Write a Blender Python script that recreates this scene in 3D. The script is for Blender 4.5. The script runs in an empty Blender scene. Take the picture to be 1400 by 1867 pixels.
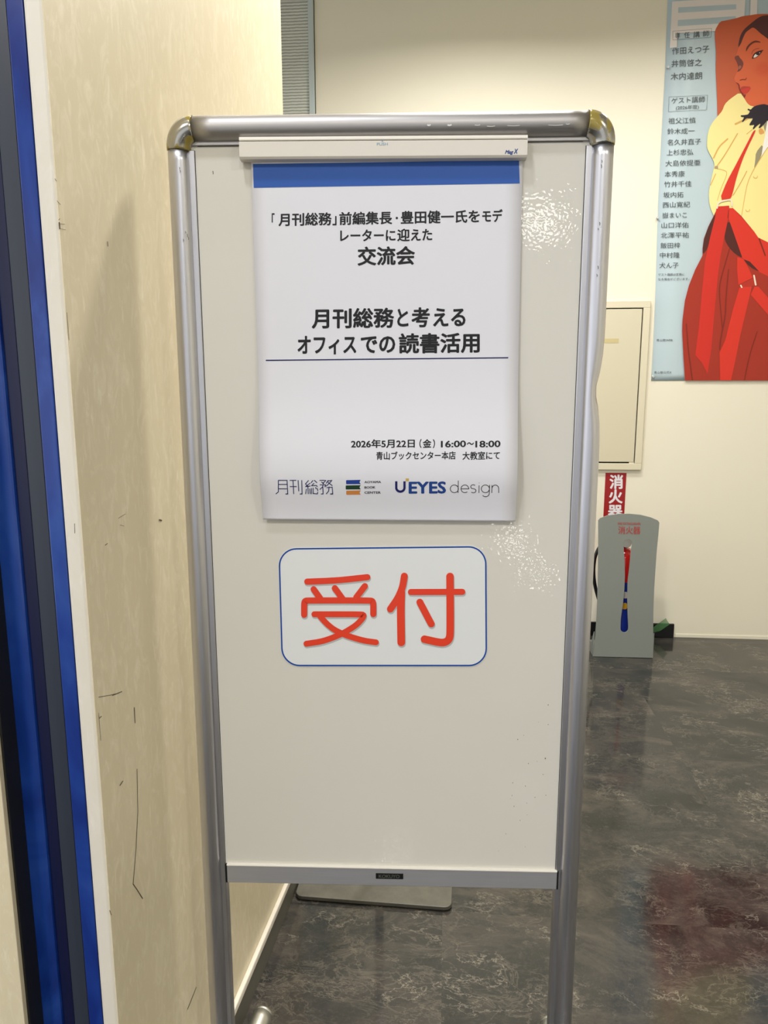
import bpy, bmesh, math, random
from mathutils import Vector, Matrix
R = math.radians
random.seed(7)
SC = bpy.context.scene
COL = SC.collection

# ------------------------------------------------------------------ camera
H = 1.45                      # eye height
PITCH, ROLL = R(10.0), R(-0.112)
F = 1350.0                    # focal length in px of the 1400x1867 frame
cam_d = bpy.data.cameras.new('camera')
cam_d.sensor_fit = 'VERTICAL'; cam_d.sensor_height = 36; cam_d.sensor_width = 27
cam_d.lens = F / 1867 * 36
cam_d.clip_start = .02
cam = bpy.data.objects.new('camera', cam_d); COL.objects.link(cam)
CAMROT = Matrix.Rotation(math.pi/2 - PITCH, 3, 'X') @ Matrix.Rotation(ROLL, 3, 'Z')
cam.matrix_world = Matrix.Translation((0, 0, H)) @ CAMROT.to_4x4()
SC.camera = cam

# ------------------------------------------------------------------ world, exposure
SC.view_settings.view_transform = 'Standard'
SC.view_settings.look = 'None'
SC.view_settings.exposure = 0.06
SC.view_settings.gamma = 1
SC.view_settings.use_curve_mapping = False
w = bpy.data.worlds.new('world'); SC.world = w; w.use_nodes = True
_n = w.node_tree.nodes; _l = w.node_tree.links          # daylight reaches the entrance from the open left side
_tc = _n.new('ShaderNodeTexCoord'); _sx = _n.new('ShaderNodeSeparateXYZ'); _rp = _n.new('ShaderNodeMapRange')
_l.new(_tc.outputs['Generated'], _sx.inputs[0]); _l.new(_sx.outputs[0], _rp.inputs[0])
_rp.inputs[1].default_value = -.9; _rp.inputs[2].default_value = .3; _rp.inputs[3].default_value = 1.5; _rp.inputs[4].default_value = .74
_l.new(_rp.outputs[0], _n['Background'].inputs[1])
_n['Background'].inputs[0].default_value = (.955, .97, 1.0, 1)
CEIL = 3.4
FTX, FTY = 0.0, 0.0            # where the floor sheets join
# x, y, diameter, watts, colour
LAMPS = [(.40, 2.10, .24, 38, (1, .965, .90), 'downlight just behind the sign stand'), (.37, 3.03, .24, 33, (1, .97, .92), 'downlight nearest the back wall'),
         (1.55, 3.05, .30, 15, (1, .97, .92), 'downlight added to brighten the illustrated poster'),  # unseen lamp, added to lift the dim upper part of the poster
         (-.45, .40, .22, 15, (.90, .94, 1.0), 'cool white downlight nearest the blue door'),
         (.35, -1.6, .22, 36, (1, .97, .92), 'downlight over the centre of the entrance'), (-1.4, -1.2, .22, 34, (1, .97, .92), 'downlight over the left of the entrance'),
         (1.9, -1.2, .22, 30, (1, .97, .92), 'downlight over the right of the entrance'), (-.3, -4.4, .22, 26, (1, .97, .92), 'downlight furthest from the sign stand')]

# ------------------------------------------------------------------ helpers
def ray(px, py):
    return CAMROT @ Vector(((px-700)/F, -(py-933.5)/F, -1))

class Frame:
    """a vertical plane frame: x along the face, y away from the camera, z up (z=0 is the floor)"""
    def __init__(s, ox, oy, yaw_deg):
        s.o = Vector((ox, oy, 0)); a = R(yaw_deg); s.a = a
        s.ex = Vector((math.cos(a), math.sin(a), 0)); s.ey = Vector((-math.sin(a), math.cos(a), 0))
    def hit(s, px, py, off=0.0):
        r = ray(px, py); c = Vector((0, 0, H))
        t = ((s.o + s.ey*off - c).dot(s.ey)) / r.dot(s.ey)
        p = c + r*t - s.o
        return (p.dot(s.ex), p.z)
    def sub(s, x, y):
        p = s.o + s.ex*x + s.ey*y
        f = Frame(p.x, p.y, 0); f.a, f.ex, f.ey = s.a, s.ex, s.ey
        return f
def floor_hit(px, py, z=0):
    r = ray(px, py); t = (z-H)/r.z
    return Vector((r.x*t, r.y*t, z))

def srgb(r, g, b):
    f = lambda c: (c/255/12.92) if c/255 <= .04045 else ((c/255+.055)/1.055)**2.4
    return (f(r), f(g), f(b), 1)

def mat(name, col, rough=.5, metal=0., spec=.5, coat=0., coat_rough=.1, emit=None, estr=1, alpha=None):
    m = bpy.data.materials.new(name); m.use_nodes = True
    b = m.node_tree.nodes['Principled BSDF']
    b.inputs['Base Color'].default_value = srgb(*col)
    b.inputs['Roughness'].default_value = rough
    b.inputs['Metallic'].default_value = metal
    b.inputs['Specular IOR Level'].default_value = spec
    b.inputs['Coat Weight'].default_value = coat
    b.inputs['Coat Roughness'].default_value = coat_rough
    if emit:
        b.inputs['Emission Color'].default_value = (*emit, 1); b.inputs['Emission Strength'].default_value = estr
    return m
class NT:
    def __init__(s, m): s.t = m.node_tree; s.b = s.t.nodes['Principled BSDF']
    def n(s, typ, **kw):
        x = s.t.nodes.new(typ)
        for k, v in kw.items():
            if hasattr(x, k) and k not in x.inputs: setattr(x, k, v)
            else: x.inputs[k].default_value = v
        return x
    def l(s, a, b): s.t.links.new(a, b)
    def coords(s, scale=(1, 1, 1), rot=0):
        c = s.n('ShaderNodeTexCoord'); mp = s.n('ShaderNodeMapping'); s.l(c.outputs['Object'], mp.inputs[0])
        mp.inputs['Scale'].default_value = scale; mp.inputs['Rotation'].default_value[2] = rot
        return mp.outputs[0]
    def noise(s, vec, scale, detail=4, rough=.55, dist=0.):
        x = s.n('ShaderNodeTexNoise'); s.l(vec, x.inputs['Vector'])
        x.inputs['Scale'].default_value = scale; x.inputs['Detail'].default_value = detail
        x.inputs['Roughness'].default_value = rough; x.inputs['Distortion'].default_value = dist
        return x
    def ramp(s, fac, stops):
        x = s.n('ShaderNodeValToRGB'); s.l(fac, x.inputs[0]); e = x.color_ramp.elements
        while len(e) < len(stops): e.new(.5)
        for i, (p, c) in enumerate(stops):
            e[i].position = p; e[i].color = c if len(c) == 4 else (*c, 1)
        return x.outputs[0]
    def mix(s, fac, a, b, mode='MIX'):
        x = s.n('ShaderNodeMix'); x.data_type = 'RGBA'; x.blend_type = mode
        for i, v in ((0, fac), (6, a), (7, b)):
            if hasattr(v, 'is_linked') or hasattr(v, 'links'): s.l(v, x.inputs[i])
            else: x.inputs[i].default_value = v
        return x.outputs[2]
    def bump(s, h, strength=.2, dist=.001, to='Normal'):
        x = s.n('ShaderNodeBump'); s.l(h, x.inputs['Height']); x.inputs['Strength'].default_value = strength
        x.inputs['Distance'].default_value = dist; s.l(x.outputs[0], s.b.inputs[to]); return x
G = lambda v: (v, v, v, 1)

# ---- mesh building
class MB:
    def __init__(s): s.bm = bmesh.new(); s.mi = 0
    def poly(s, pts):
        try: f = s.bm.faces.new([s.bm.verts.new(p) for p in pts]); f.material_index = s.mi; return f
        except ValueError: return None
    def box(s, x0, x1, y0, y1, z0, z1, bev=0, seg=2):
        r = bmesh.ops.create_cube(s.bm, size=1)
        for v in r['verts']:
            v.co = Vector((x0 + (v.co.x+.5)*(x1-x0), y0 + (v.co.y+.5)*(y1-y0), z0 + (v.co.z+.5)*(z1-z0)))
        fs = set(f for v in r['verts'] for f in v.link_faces)
        for f in fs: f.material_index = s.mi
        if bev:
            es = set(e for v in r['verts'] for e in v.link_edges)
            rr = bmesh.ops.bevel(s.bm, geom=list(es), offset=bev, segments=seg, profile=.5, affect='EDGES')
            for f in rr['faces']: f.material_index = s.mi
        return s
    def prism(s, pts2, y0, y1, axis='y', bev=0):
        """extrude the outline pts2 (two coords) along axis"""
        def P(a, b, t):
            return {'y': (a, t, b), 'z': (a, b, t), 'x': (t, a, b)}[axis]
        n = len(pts2)
        A = [s.bm.verts.new(P(a, b, y0)) for a, b in pts2]; B = [s.bm.verts.new(P(a, b, y1)) for a, b in pts2]
        fs = [s.bm.faces.new(A), s.bm.faces.new(B[::-1])]
        for i in range(n):
            fs.append(s.bm.faces.new((A[i], B[i], B[(i+1) % n], A[(i+1) % n])))
        bmesh.ops.recalc_face_normals(s.bm, faces=fs)
        for f in fs: f.material_index = s.mi
        if bev:
            es = [e for e in set(e for f in fs[:2] for e in f.edges)]
            bmesh.ops.bevel(s.bm, geom=es, offset=bev, segments=2, profile=.5, affect='EDGES')
        return s
    def tube(s, path, r, seg=24, caps=True, rfun=None, ell=(1, 1)):
        """round tube along a list of points; rfun(i, ang, r) may dent it"""
        path = [Vector(p) for p in path]; rings = []
        t0 = (path[1]-path[0]).normalized()
        up = Vector((0, 1, 0)) if abs(t0.y) < .9 else Vector((0, 0, 1))
        u = t0.cross(up).normalized(); v = u.cross(t0).normalized()
        for i, p in enumerate(path):
            t = (path[min(i+1, len(path)-1)] - path[max(i-1, 0)]).normalized()
            u = (u - t*u.dot(t)).normalized(); v = t.cross(u).normalized()
            rr = r[i] if isinstance(r, (list, tuple)) else r
            ring = []
            for k in range(seg):
                a = 2*math.pi*k/seg
                q = rfun(p, u*math.cos(a)+v*math.sin(a), rr) if rfun else rr
                ring.append(s.bm.verts.new(p + (u*math.cos(a)*ell[0] + v*math.sin(a)*ell[1])*q))
            rings.append(ring)
        fs = []
        for a, b in zip(rings, rings[1:]):
            for k in range(seg):
                fs.append(s.bm.faces.new((a[k], a[(k+1) % seg], b[(k+1) % seg], b[k])))
        if caps: fs += [s.bm.faces.new(rings[0][::-1]), s.bm.faces.new(rings[-1])]
        for f in fs: f.material_index = s.mi; f.smooth = len(f.verts) == 4
        bmesh.ops.recalc_face_normals(s.bm, faces=fs)
        return s
    def lathe(s, prof, cx=0, cy=0, seg=40):
        rings = [[s.bm.verts.new((cx+r*math.cos(2*math.pi*k/seg), cy+r*math.sin(2*math.pi*k/seg), z)) for k in range(seg)] for r, z in prof]
        fs = []
        for a, b in zip(rings, rings[1:]):
            for k in range(seg): fs.append(s.bm.faces.new((a[k], a[(k+1) % seg], b[(k+1) % seg], b[k])))
        fs += [s.bm.faces.new(rings[0][::-1]), s.bm.faces.new(rings[-1])]
        for f in fs: f.material_index = s.mi; f.smooth = len(f.verts) == 4
        return s
    def build(s, name, mats, parent=None, loc=None, sharp=None):
        me = bpy.data.meshes.new(name); s.bm.to_mesh(me); s.bm.free()
        for m in (mats if isinstance(mats, (list, tuple)) else [mats]): me.materials.append(m)
        o = bpy.data.objects.new(name, me); COL.objects.link(o)
        if parent: o.parent = parent
        if loc: o.location = loc
        return o

def thing(name, label, cat, frame=None, loc=None, rotz=None, group=None):
    o = bpy.data.objects.new(name, None); COL.objects.link(o); o.empty_display_size = .1
    if frame: o.location = frame.o; o.rotation_euler = (0, 0, frame.a)
    if loc: o.location = loc
    if rotz is not None: o.rotation_euler = (0, 0, rotz)
    o['label'] = label; o['category'] = cat
    if group: o['group'] = group
    return o
def tag(o, label, cat, group=None):
    o['label'] = label; o['category'] = cat
    if group: o['group'] = group
    return o
def struct(o): o['kind'] = 'structure'; return o

def smooth_loop(pts, it=2, closed=True):
    """Chaikin rounding"""
    for _ in range(it):
        out = []; n = len(pts)
        rng = range(n) if closed else range(n-1)
        if not closed: out.append(pts[0])
        for i in rng:
            a, b = pts[i], pts[(i+1) % n]
            out += [(a[0]*.78+b[0]*.22, a[1]*.78+b[1]*.22), (a[0]*.22+b[0]*.78, a[1]*.22+b[1]*.78)]
        if not closed: out.append(pts[-1])
        pts = out
    return pts

def stroke_mesh(mb, pts, wd, put, caps=True, joint=10, taper=None, dens=0):
    """a flat brush stroke drawn in 2D; put(x, y) -> 3D point"""
    if dens:
        q = [pts[0]]
        for a, b in zip(pts, pts[1:]):
            m_ = max(1, int(math.hypot(b[0]-a[0], b[1]-a[1])/dens))
            q += [(a[0]+(b[0]-a[0])*k/m_, a[1]+(b[1]-a[1])*k/m_) for k in range(1, m_+1)]
        pts = q
    n = len(pts); wds = [wd*(taper(i/(n-1)) if taper else 1) for i in range(n)]
    L, Rr = [], []
    for i in range(n):
        a = pts[max(i-1, 0)]; b = pts[min(i+1, n-1)]
        d = math.hypot(b[0]-a[0], b[1]-a[1]) or 1
        nx, ny = -(b[1]-a[1])/d, (b[0]-a[0])/d
        k = 1.0
        if 0 < i < n-1:
            d1 = (pts[i][0]-a[0], pts[i][1]-a[1]); l1 = math.hypot(*d1) or 1
            c = abs(nx*(-d1[1]/l1) + ny*(d1[0]/l1)); k = 1/max(c, .55)
        h = wds[i]/2*k
        L.append((pts[i][0]+nx*h, pts[i][1]+ny*h)); Rr.append((pts[i][0]-nx*h, pts[i][1]-ny*h))
    if caps:
        def cap(p, q, w_):
            a0 = math.atan2(p[1]-q[1], p[0]-q[0])
            return [(p[0]+w_/2*math.cos(a0+t), p[1]+w_/2*math.sin(a0+t)) for t in [math.pi/2 - math.pi*k/joint for k in range(1, joint)]]
        end = cap(pts[-1], pts[-2], wds[-1]); start = cap(pts[0], pts[1], wds[0])
        # order: left side out, end cap, right side back, start cap
        loop_end = end; loop_start = start
        for i in range(n-1):
            mb.poly([put(*L[i]), put(*L[i+1]), put(*Rr[i+1]), put(*Rr[i])])
        mb.poly([put(*L[-1])] + [put(*p) for p in loop_end] + [put(*Rr[-1])])
        mb.poly([put(*Rr[0])] + [put(*p) for p in loop_start] + [put(*L[0])])
    else:
        for i in range(n-1):
            mb.poly([put(*L[i]), put(*L[i+1]), put(*Rr[i+1]), put(*Rr[i])])

_glyph_cache = {}
def glyphs(body, bold=0., shear=0.):
    key = (body, bold, shear)
    if key in _glyph_cache: return _glyph_cache[key]
    c = bpy.data.curves.new('t', 'FONT'); c.body = body; c.size = 1; c.resolution_u = 3; c.shear = shear
    o = bpy.data.objects.new('t', c); COL.objects.link(o)
    bpy.context.view_layer.update()
    dg = bpy.context.evaluated_depsgraph_get()
    me = bpy.data.meshes.new_from_object(o.evaluated_get(dg))
    vs = [(v.co.x, v.co.y) for v in me.vertices]; fs = [tuple(p.vertices) for p in me.polygons]
    bpy.data.objects.remove(o); bpy.data.curves.remove(c); bpy.data.meshes.remove(me)
    if bold:                                  # heavier weight: the same outline overprinted around a small circle
        v0, f0 = vs, fs; vs, fs = list(v0), list(f0)
        for k in range(8):
            dx, dy = bold*math.cos(k*math.pi/4), bold*math.sin(k*math.pi/4)*.8; n0 = len(vs)
            vs += [(x+dx, y+dy) for x, y in v0]; fs += [tuple(i+n0 for i in f) for f in f0]
    _glyph_cache[key] = (vs, fs); return _glyph_cache[key]

def text(mb, body, xl, xr, ycl, ycr, em, put, bold=0., shear=0., yc=.38):
    """set one run of type so its ink spans xl..xr (px), em px tall, centred on the line ycl..ycr"""
    vs, fs = glyphs(body, bold, shear)
    if not vs: return
    x0 = min(v[0] for v in vs); x1 = max(v[0] for v in vs)
    out = []
    for x, y in vs:
        t = (x-x0)/(x1-x0)
        q = put(xl+(xr-xl)*t, ycl+(ycr-ycl)*t-(y-yc)*em)
        out.append(mb.bm.verts.new((q[0], q[1]-1.2e-5*(len(out)*9//len(vs)), q[2])))
    for f in fs:
        try: ff = mb.bm.faces.new([out[i] for i in f]); ff.material_index = mb.mi
        except ValueError: pass

# ------------------------------------------------------------------ materials
def wallpaper(name, base, hi, scale=1., stren=.5):
    """vinyl wall covering with short vertical mother-of-pearl flecks"""
    m = mat(name, base, .42, spec=.45); t = NT(m)
    v = t.coords((1, 1, .42))
    n1 = t.noise(v, 42*scale, 5, .68, 1.3); f1 = t.ramp(n1.outputs[0], [(.48, G(0)), (.62, G(.45)), (.74, G(1))])
    n2 = t.noise(t.coords((1, 1, .2)), 90*scale, 3, .6, 1.2); f2 = t.ramp(n2.outputs[0], [(.60, G(0)), (.76, G(.8))])
    n3 = t.noise(t.coords((1, 1, .5)), 7*scale, 3, .5); 
    c = t.mix(f1, srgb(*base), srgb(*hi)); c = t.mix(f2, c, srgb(min(hi[0]+8, 255), min(hi[1]+8, 255), min(hi[2]+10, 255)))
    c2 = t.mix(n3.outputs[0], c, srgb(base[0]-10, base[1]-12, base[2]-16)); 
    t.l(t.mix(stren, c, c2), t.b.inputs['Base Color']); t.bump(n1.outputs[0], .12, .002)
    return m
M = {}
M['paper_wall'] = wallpaper('beige_wallpaper', (217, 206, 177), (236, 227, 203))
M['white_edge'] = wallpaper('white_edge_trim', (222, 216, 204), (230, 225, 214), .6)
m = mat('cream_wall', (232, 226, 206), .6, spec=.3); t = NT(m)
n = t.noise(t.coords(), 260, 2, .5); t.bump(n.outputs[0], .15, .001); M['cream'] = m
m = mat('ribbed_wall', (186, 190, 178), .6); t = NT(m)
c = t.n('ShaderNodeTexCoord'); wv = t.n('ShaderNodeTexWave', wave_type='BANDS', bands_direction='Z'); t.l(c.outputs['Object'], wv.inputs[0])
wv.inputs['Scale'].default_value = 21; wv.inputs['Distortion'].default_value = 1.0; wv.inputs['Detail'].default_value = 2; wv.inputs['Detail Scale'].default_value = 2.2
t.l(t.ramp(wv.outputs[1], [(0, srgb(146, 150, 138)), (.3, srgb(206, 208, 196)), (1, srgb(222, 224, 212))]), t.b.inputs['Base Color']); t.bump(wv.outputs[1], .9, .004); M['ribbed'] = m
M['pale_blue_trim'] = mat('pale_blue_trim', (186, 196, 194), .45)
M['ceiling'] = mat('ceiling_white', (225, 222, 212), .8)
M['dark_base'] = mat('dark_skirting', (92, 89, 80), .45)
M['cabinet'] = mat('cream_steel', (216, 208, 182), .38)
M['cabinet_door'] = mat('cream_steel_door', (208, 200, 174), .42)
M['black_gap'] = mat('black_gap', (14, 14, 14), .9)
M['black'] = mat('black_plastic', (10, 11, 12), .35)
M['tape'] = mat('tan_tape', (196, 182, 134), .5)

def blue_lam(name, c0, c1, c2, rough):
    m = mat(name, c0, rough, spec=.5); t = NT(m)
    n = t.noise(t.coords((1, 1, .45)), 6.5, 4, .5, 1.6)  # cloudy reflections on the gloss, painted into the blue
    t.l(t.ramp(n.outputs[0], [(.36, srgb(*c0)), (.52, srgb(*c1)), (.66, srgb(*c2))]), t.b.inputs['Base Color'])
    b = t.noise(t.coords((1, 1, .3)), 9, 2); t.bump(b.outputs[0], .2, .004)
    return m
M['blue'] = blue_lam('glossy_blue_laminate', (16, 42, 118), (26, 58, 138), (44, 78, 154), .2)
M['blue_deep'] = blue_lam('deep_blue_panel', (12, 40, 112), (22, 58, 136), (38, 74, 150), .24)
M['navy_shade'] = mat('navy_recess_shade', (12, 20, 62), .35)  # shade of the recess, painted as a flat dark navy
M['slate'] = mat('slate_channel', (50, 56, 68), .35)
M['rubber'] = mat('black_rubber', (18, 18, 16), .6)

m = mat('whiteboard_enamel', (206, 201, 188), .45, spec=.25, coat=.6, coat_rough=.0); t = NT(m)
n = t.noise(t.coords(), 210, 0, .5); n2 = t.noise(t.coords(), 60, 0, .5)
b = t.n('ShaderNodeMath', operation='ADD'); t.l(n.outputs[0], b.inputs[0]); t.l(n2.outputs[0], b.inputs[1])
t.bump(b.outputs[0], 1., .00012, 'Coat Normal')
n3 = t.noise(t.coords(), 3, 3); t.l(t.mix(n3.outputs[0], srgb(211, 208, 198), srgb(206, 203, 194)), t.b.inputs['Base Color'])
M['board'] = m
def alu(name, col, rough, streak=(40, 40, 1), dirt=.5):
    m = mat(name, col, rough, 1.0); t = NT(m)
    n = t.noise(t.coords(streak), 12, 4, .6)
    t.l(t.mix(n.outputs[0], srgb(*[max(c-7, 0) for c in col]), srgb(*[min(c+7, 255) for c in col])), t.b.inputs['Base Color'])
    d = t.noise(t.coords(streak), 30, 3, .5); r = t.ramp(d.outputs[0], [(.3, G(rough-.03)), (.75, G(rough+.05))])
    t.l(r, t.b.inputs['Roughness'])
    return m
M['alu_v'] = alu('satin_aluminium', (200, 200, 206), .34)
M['alu_h'] = alu('satin_aluminium_rail', (166, 163, 162), .46, (1, 40, 40))
M['alu_b'] = alu('satin_aluminium_lower_rail', (206, 206, 210), .55, (1, 40, 40))
M['alu_foot'] = alu('grey_enamel_foot', (196, 196, 188), .4, (20, 1, 20))
m = mat('aged_chrome_corner', (186, 184, 178), .2, 1.0); t = NT(m)
n = t.noise(t.coords(), 26, 3, .5, .9); f = t.ramp(n.outputs[0], [(.47, G(0)), (.53, G(1))])
t.l(t.mix(f, srgb(176, 174, 168), srgb(150, 134, 66)), t.b.inputs['Base Color'])
mt = t.ramp(n.outputs[0], [(.47, G(1)), (.53, G(.15))]); t.l(mt, t.b.inputs['Metallic']); M['corner'] = m
M['clip'] = mat('ivory_plastic', (216, 210, 200), .42)
M['clip_edge'] = mat('ivory_plastic_lip', (226, 221, 211), .35)
m = mat('poster_paper', (217, 217, 224), .5, spec=.4, coat=.12, coat_rough=.35); t = NT(m)
n = t.noise(t.coords(), 5, 2); t.bump(n.outputs[0], .25, .003); M['sheet'] = m
def ink(name, c, rough=.5): M[name] = mat(name+'_ink', c, rough, spec=.35); return M[name]
ink('ink_blue', (36, 84, 166), .45); ink('ink_black', (16, 16, 22)); ink('ink_navy', (22, 28, 84)); ink('ink_logo_blue', (26, 62, 132))
ink('ink_logo_navy', (22, 26, 92)); ink('ink_green', (24, 56, 34)); ink('ink_orange', (196, 126, 62)); ink('ink_gold', (196, 164, 84)); ink('ink_bookblue', (28, 58, 140))
ink('ink_card_blue', (8, 66, 150)); ink('ink_card_shadow', (176, 178, 178)); ink('ink_pale_blue', (120, 160, 186))
M['card'] = mat('laminated_card', (220, 222, 222), .4, coat=.5, coat_rough=.06)
t = NT(M['card']); n = t.noise(t.coords(), 420, 2, .5); t.bump(n.outputs[0], 1., .00010, 'Coat Normal')
M['card_red'] = mat('card_red', (222, 58, 26), .4, coat=.4, coat_rough=.08)

# floor: dark marbled vinyl
m = mat('marbled_vinyl_floor', (70, 66, 62), .16, spec=.45); t = NT(m); M['floor'] = m
FY = R(5)
base = t.coords((1, 1, 1), FY)
def tile_shift(size, ox, oy, amt):
    off = t.n('ShaderNodeVectorMath', operation='ADD'); t.l(base, off.inputs[0]); off.inputs[1].default_value = (ox, oy, 0)
    sn = t.n('ShaderNodeVectorMath', operation='SNAP'); t.l(off.outputs[0], sn.inputs[0]); sn.inputs[1].default_value = (size, size, 1)
    wn = t.n('ShaderNodeTexWhiteNoise', noise_dimensions='3D'); t.l(sn.outputs[0], wn.inputs[0])
    sc = t.n('ShaderNodeVectorMath', operation='SCALE'); t.l(wn.outputs[1], sc.inputs[0]); sc.inputs['Scale'].default_value = amt
    v = t.n('ShaderNodeVectorMath', operation='ADD'); t.l(base, v.inputs[0]); t.l(sc.outputs[0], v.inputs[1]); return v.outputs[0]
v = tile_shift(.92, FTX, FTY, 9)
# stretch the veining along one diagonal
mp = t.n('ShaderNodeMapping'); t.l(v, mp.inputs[0]); mp.inputs['Rotation'].default_value[2] = R(38); mp.inputs['Scale'].default_value = (.72, 1.25, 1); vs_ = mp.outputs[0]
big = t.noise(vs_, 3.0, 5, .62, .7)
c = t.ramp(big.outputs[0], [(.34, srgb(30, 32, 32)), (.46, srgb(44, 45, 44)), (.56, srgb(56, 54, 52)), (.70, srgb(72, 67, 62))])
fine = t.noise(vs_, 38, 6, .72, 1.0); c = t.mix(t.ramp(fine.outputs[0], [(.34, G(.5)), (.56, G(0))]), c, srgb(42, 43, 42))
fine2 = t.noise(v, 90, 4, .7, .8); c = t.mix(t.ramp(fine2.outputs[0], [(.52, G(0)), (.75, G(.35))]), c, srgb(92, 87, 80))
def veins(vec, scale, dist, hi, seed):
    a = t.n('ShaderNodeVectorMath', operation='ADD'); t.l(vec, a.inputs[0]); a.inputs[1].default_value = (seed, seed*1.7, 0)
    n = t.noise(a.outputs[0], scale, 9, .64, dist)
    s = t.n('ShaderNodeMath', operation='SUBTRACT'); t.l(n.outputs[0], s.inputs[0]); s.inputs[1].default_value = .5
    ab = t.n('ShaderNodeMath', operation='ABSOLUTE'); t.l(s.outputs[0], ab.inputs[0])
    return t.ramp(ab.outputs[0], [(0, G(1)), (hi, G(0))])
msk = t.noise(v, 4.2, 3, .6)
for scl, dist, hi, seed, col, k, lo in ((3.4, .5, .0045, 3.1, (142, 133, 118), .42, .49), (7, .6, .008, 7.7, (128, 119, 105), .42, .47), (15, .8, .03, 1.3, (108, 101, 91), .45, .46), (2.0, .25, .0014, 5.2, (166, 157, 142), .45, .44)):
    f = veins(vs_, scl, dist, hi, seed)
    mk = t.ramp(msk.outputs[0], [(lo, G(.03)), (lo+.12, G(1))])
    mm = t.n('ShaderNodeMath', operation='MULTIPLY'); t.l(f, mm.inputs[0]); t.l(mk, mm.inputs[1])
    m2 = t.n('ShaderNodeMath', operation='MULTIPLY'); t.l(mm.outputs[0], m2.inputs[0]); m2.inputs[1].default_value = k
    c = t.mix(m2.outputs[0], c, srgb(*col))
cl = t.noise(vs_, 5, 6, .7, 1.0); c = t.mix(t.ramp(cl.outputs[0], [(.5, G(0)), (.72, G(.6))]), c, srgb(96, 89, 80))
t.l(c, t.b.inputs['Base Color'])
rn = t.noise(base, 14, 3); t.l(t.ramp(rn.outputs[0], [(.3, G(.07)), (.7, G(.12))]), t.b.inputs['Roughness'])

# ------------------------------------------------------------------ the setting
WB = Frame(1.88, 4.045, -5)            # back wall
def lw(D): return -.565 + .156*D       # x of the left wall face at depth D
LWA = math.degrees(math.atan(.156))
Y0 = .988                              # near corner of the left wall
LW = Frame(lw(Y0), Y0, 90-LWA)         # x runs into the depth along the wall face

o = MB(); o.poly([(-4, -9, 0), (5, -9, 0), (5, 5.2, 0), (-4, 5.2, 0)]); struct(o.build('floor', M['floor']))
o = MB(); o.box(-4, 5, -9, 5.2, CEIL, CEIL+.1); struct(o.build('ceiling', M['ceiling']))
# back wall with its ribbed bay and pale trim at the left
wx = lambda px, py=100: WB.hit(px, py)[0]
xt0, xt1 = wx(563), wx(573)
o = MB(); o.box(xt1+.004, 3.0, 0, .12, 0, CEIL); w_ = struct(o.build('wall_back', M['cream'])); w_.location = WB.o; w_.rotation_euler = (0, 0, WB.a)
o = MB(); o.box(xt0, xt1, -.012, .1, 0, CEIL, .002); w_ = struct(o.build('trim_1', M['pale_blue_trim'])); w_.location = WB.o; w_.rotation_euler = (0, 0, WB.a)
o = MB(); o.box(xt1, xt1+.004, .006, .1, 0, CEIL); w_ = struct(o.build('trim_2', M['black_gap'])); w_.location = WB.o; w_.rotation_euler = (0, 0, WB.a)
o = MB(); o.box(-4.6, xt0, .01, .12, 0, CEIL); w_ = struct(o.build('wall_back_ribbed', M['ribbed'])); w_.location = WB.o; w_.rotation_euler = (0, 0, WB.a)
# low rounded cream base along the back wall
o = MB(); x1_ = WB.hit(1229, 1160)[0]
o.box(x1_+.004, 3.0, -.004, 0, 0, .022, .003, 3); w_ = struct(o.build('baseboard_back', M['cream'])); w_.location = WB.o; w_.rotation_euler = (0, 0, WB.a)

o = MB(); o.box(3.0, 3.12, -9, 3.9, 0, CEIL); struct(o.build('wall_right', M['cream']))
# left wall: a short beige pier, near corner at depth .99, far corner at 2.0
ln = (2.007-Y0)/math.cos(R(LWA))
pier = [(0, 0), (ln, 0), (ln, .3), (0, .3)]
o = MB(); o.prism([(0.0, .0), (ln, .0), (ln, .02), (0.0, .02)], 0, CEIL, 'z')
w_ = struct(o.build('wall_left', M['paper_wall'])); w_.location = LW.o; w_.rotation_euler = (0, 0, LW.a)
def LWstruct(mb, name, mt):
    w_ = struct(mb.build(name, mt)); w_.location = LW.o; w_.rotation_euler = (0, 0, LW.a); return w_
o = MB(); o.box(.0, ln+.003, -.009, .0, 0, .066, .001); LWstruct(o, 'baseboard_left', M['dark_base'])
o = MB(); o.box(.0, ln+.003, -.012, .0, .066, .086, .004, 3); LWstruct(o, 'trim_3', M['white_edge'])
# frontal strips left of the near corner: white edge, blue frame, slate channel, painted recess shade, blue panel, black joint, beige board
def azx(az, D): return az*D
def strip(name, a0, a1, D, back, mt, bev=.001):
    o = MB(); x0, x1 = azx(a0, D), azx(a1, D); o.box(0, x1-x0, 0, back, 0, CEIL, bev); 
    s_ = struct(o.build(name, mt)); s_.location = (x0, D, 0); return s_
strip('trim_4', -.4405, -.4165, Y0-.001, .05, M['white_edge'], .004)
strip('trim_5', -.4615, -.4405, Y0+.002, .06, M['blue'], .0015)
strip('trim_6', -.484, -.4615, 1.010, .06, M['slate'])
strip('shade_strip', -.5035, -.484, 1.030, .06, M['navy_shade'])  # dark strip standing for the shade beside the blue panel
strip('door_1', -.552, -.5035, 1.024, .06, M['blue_deep'], .004)
strip('trim_8', -.5625, -.5535, .985, .06, M['rubber'])
strip('wall_left_near', -2.2, -.5625, .975, .06, M['paper_wall'])

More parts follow.
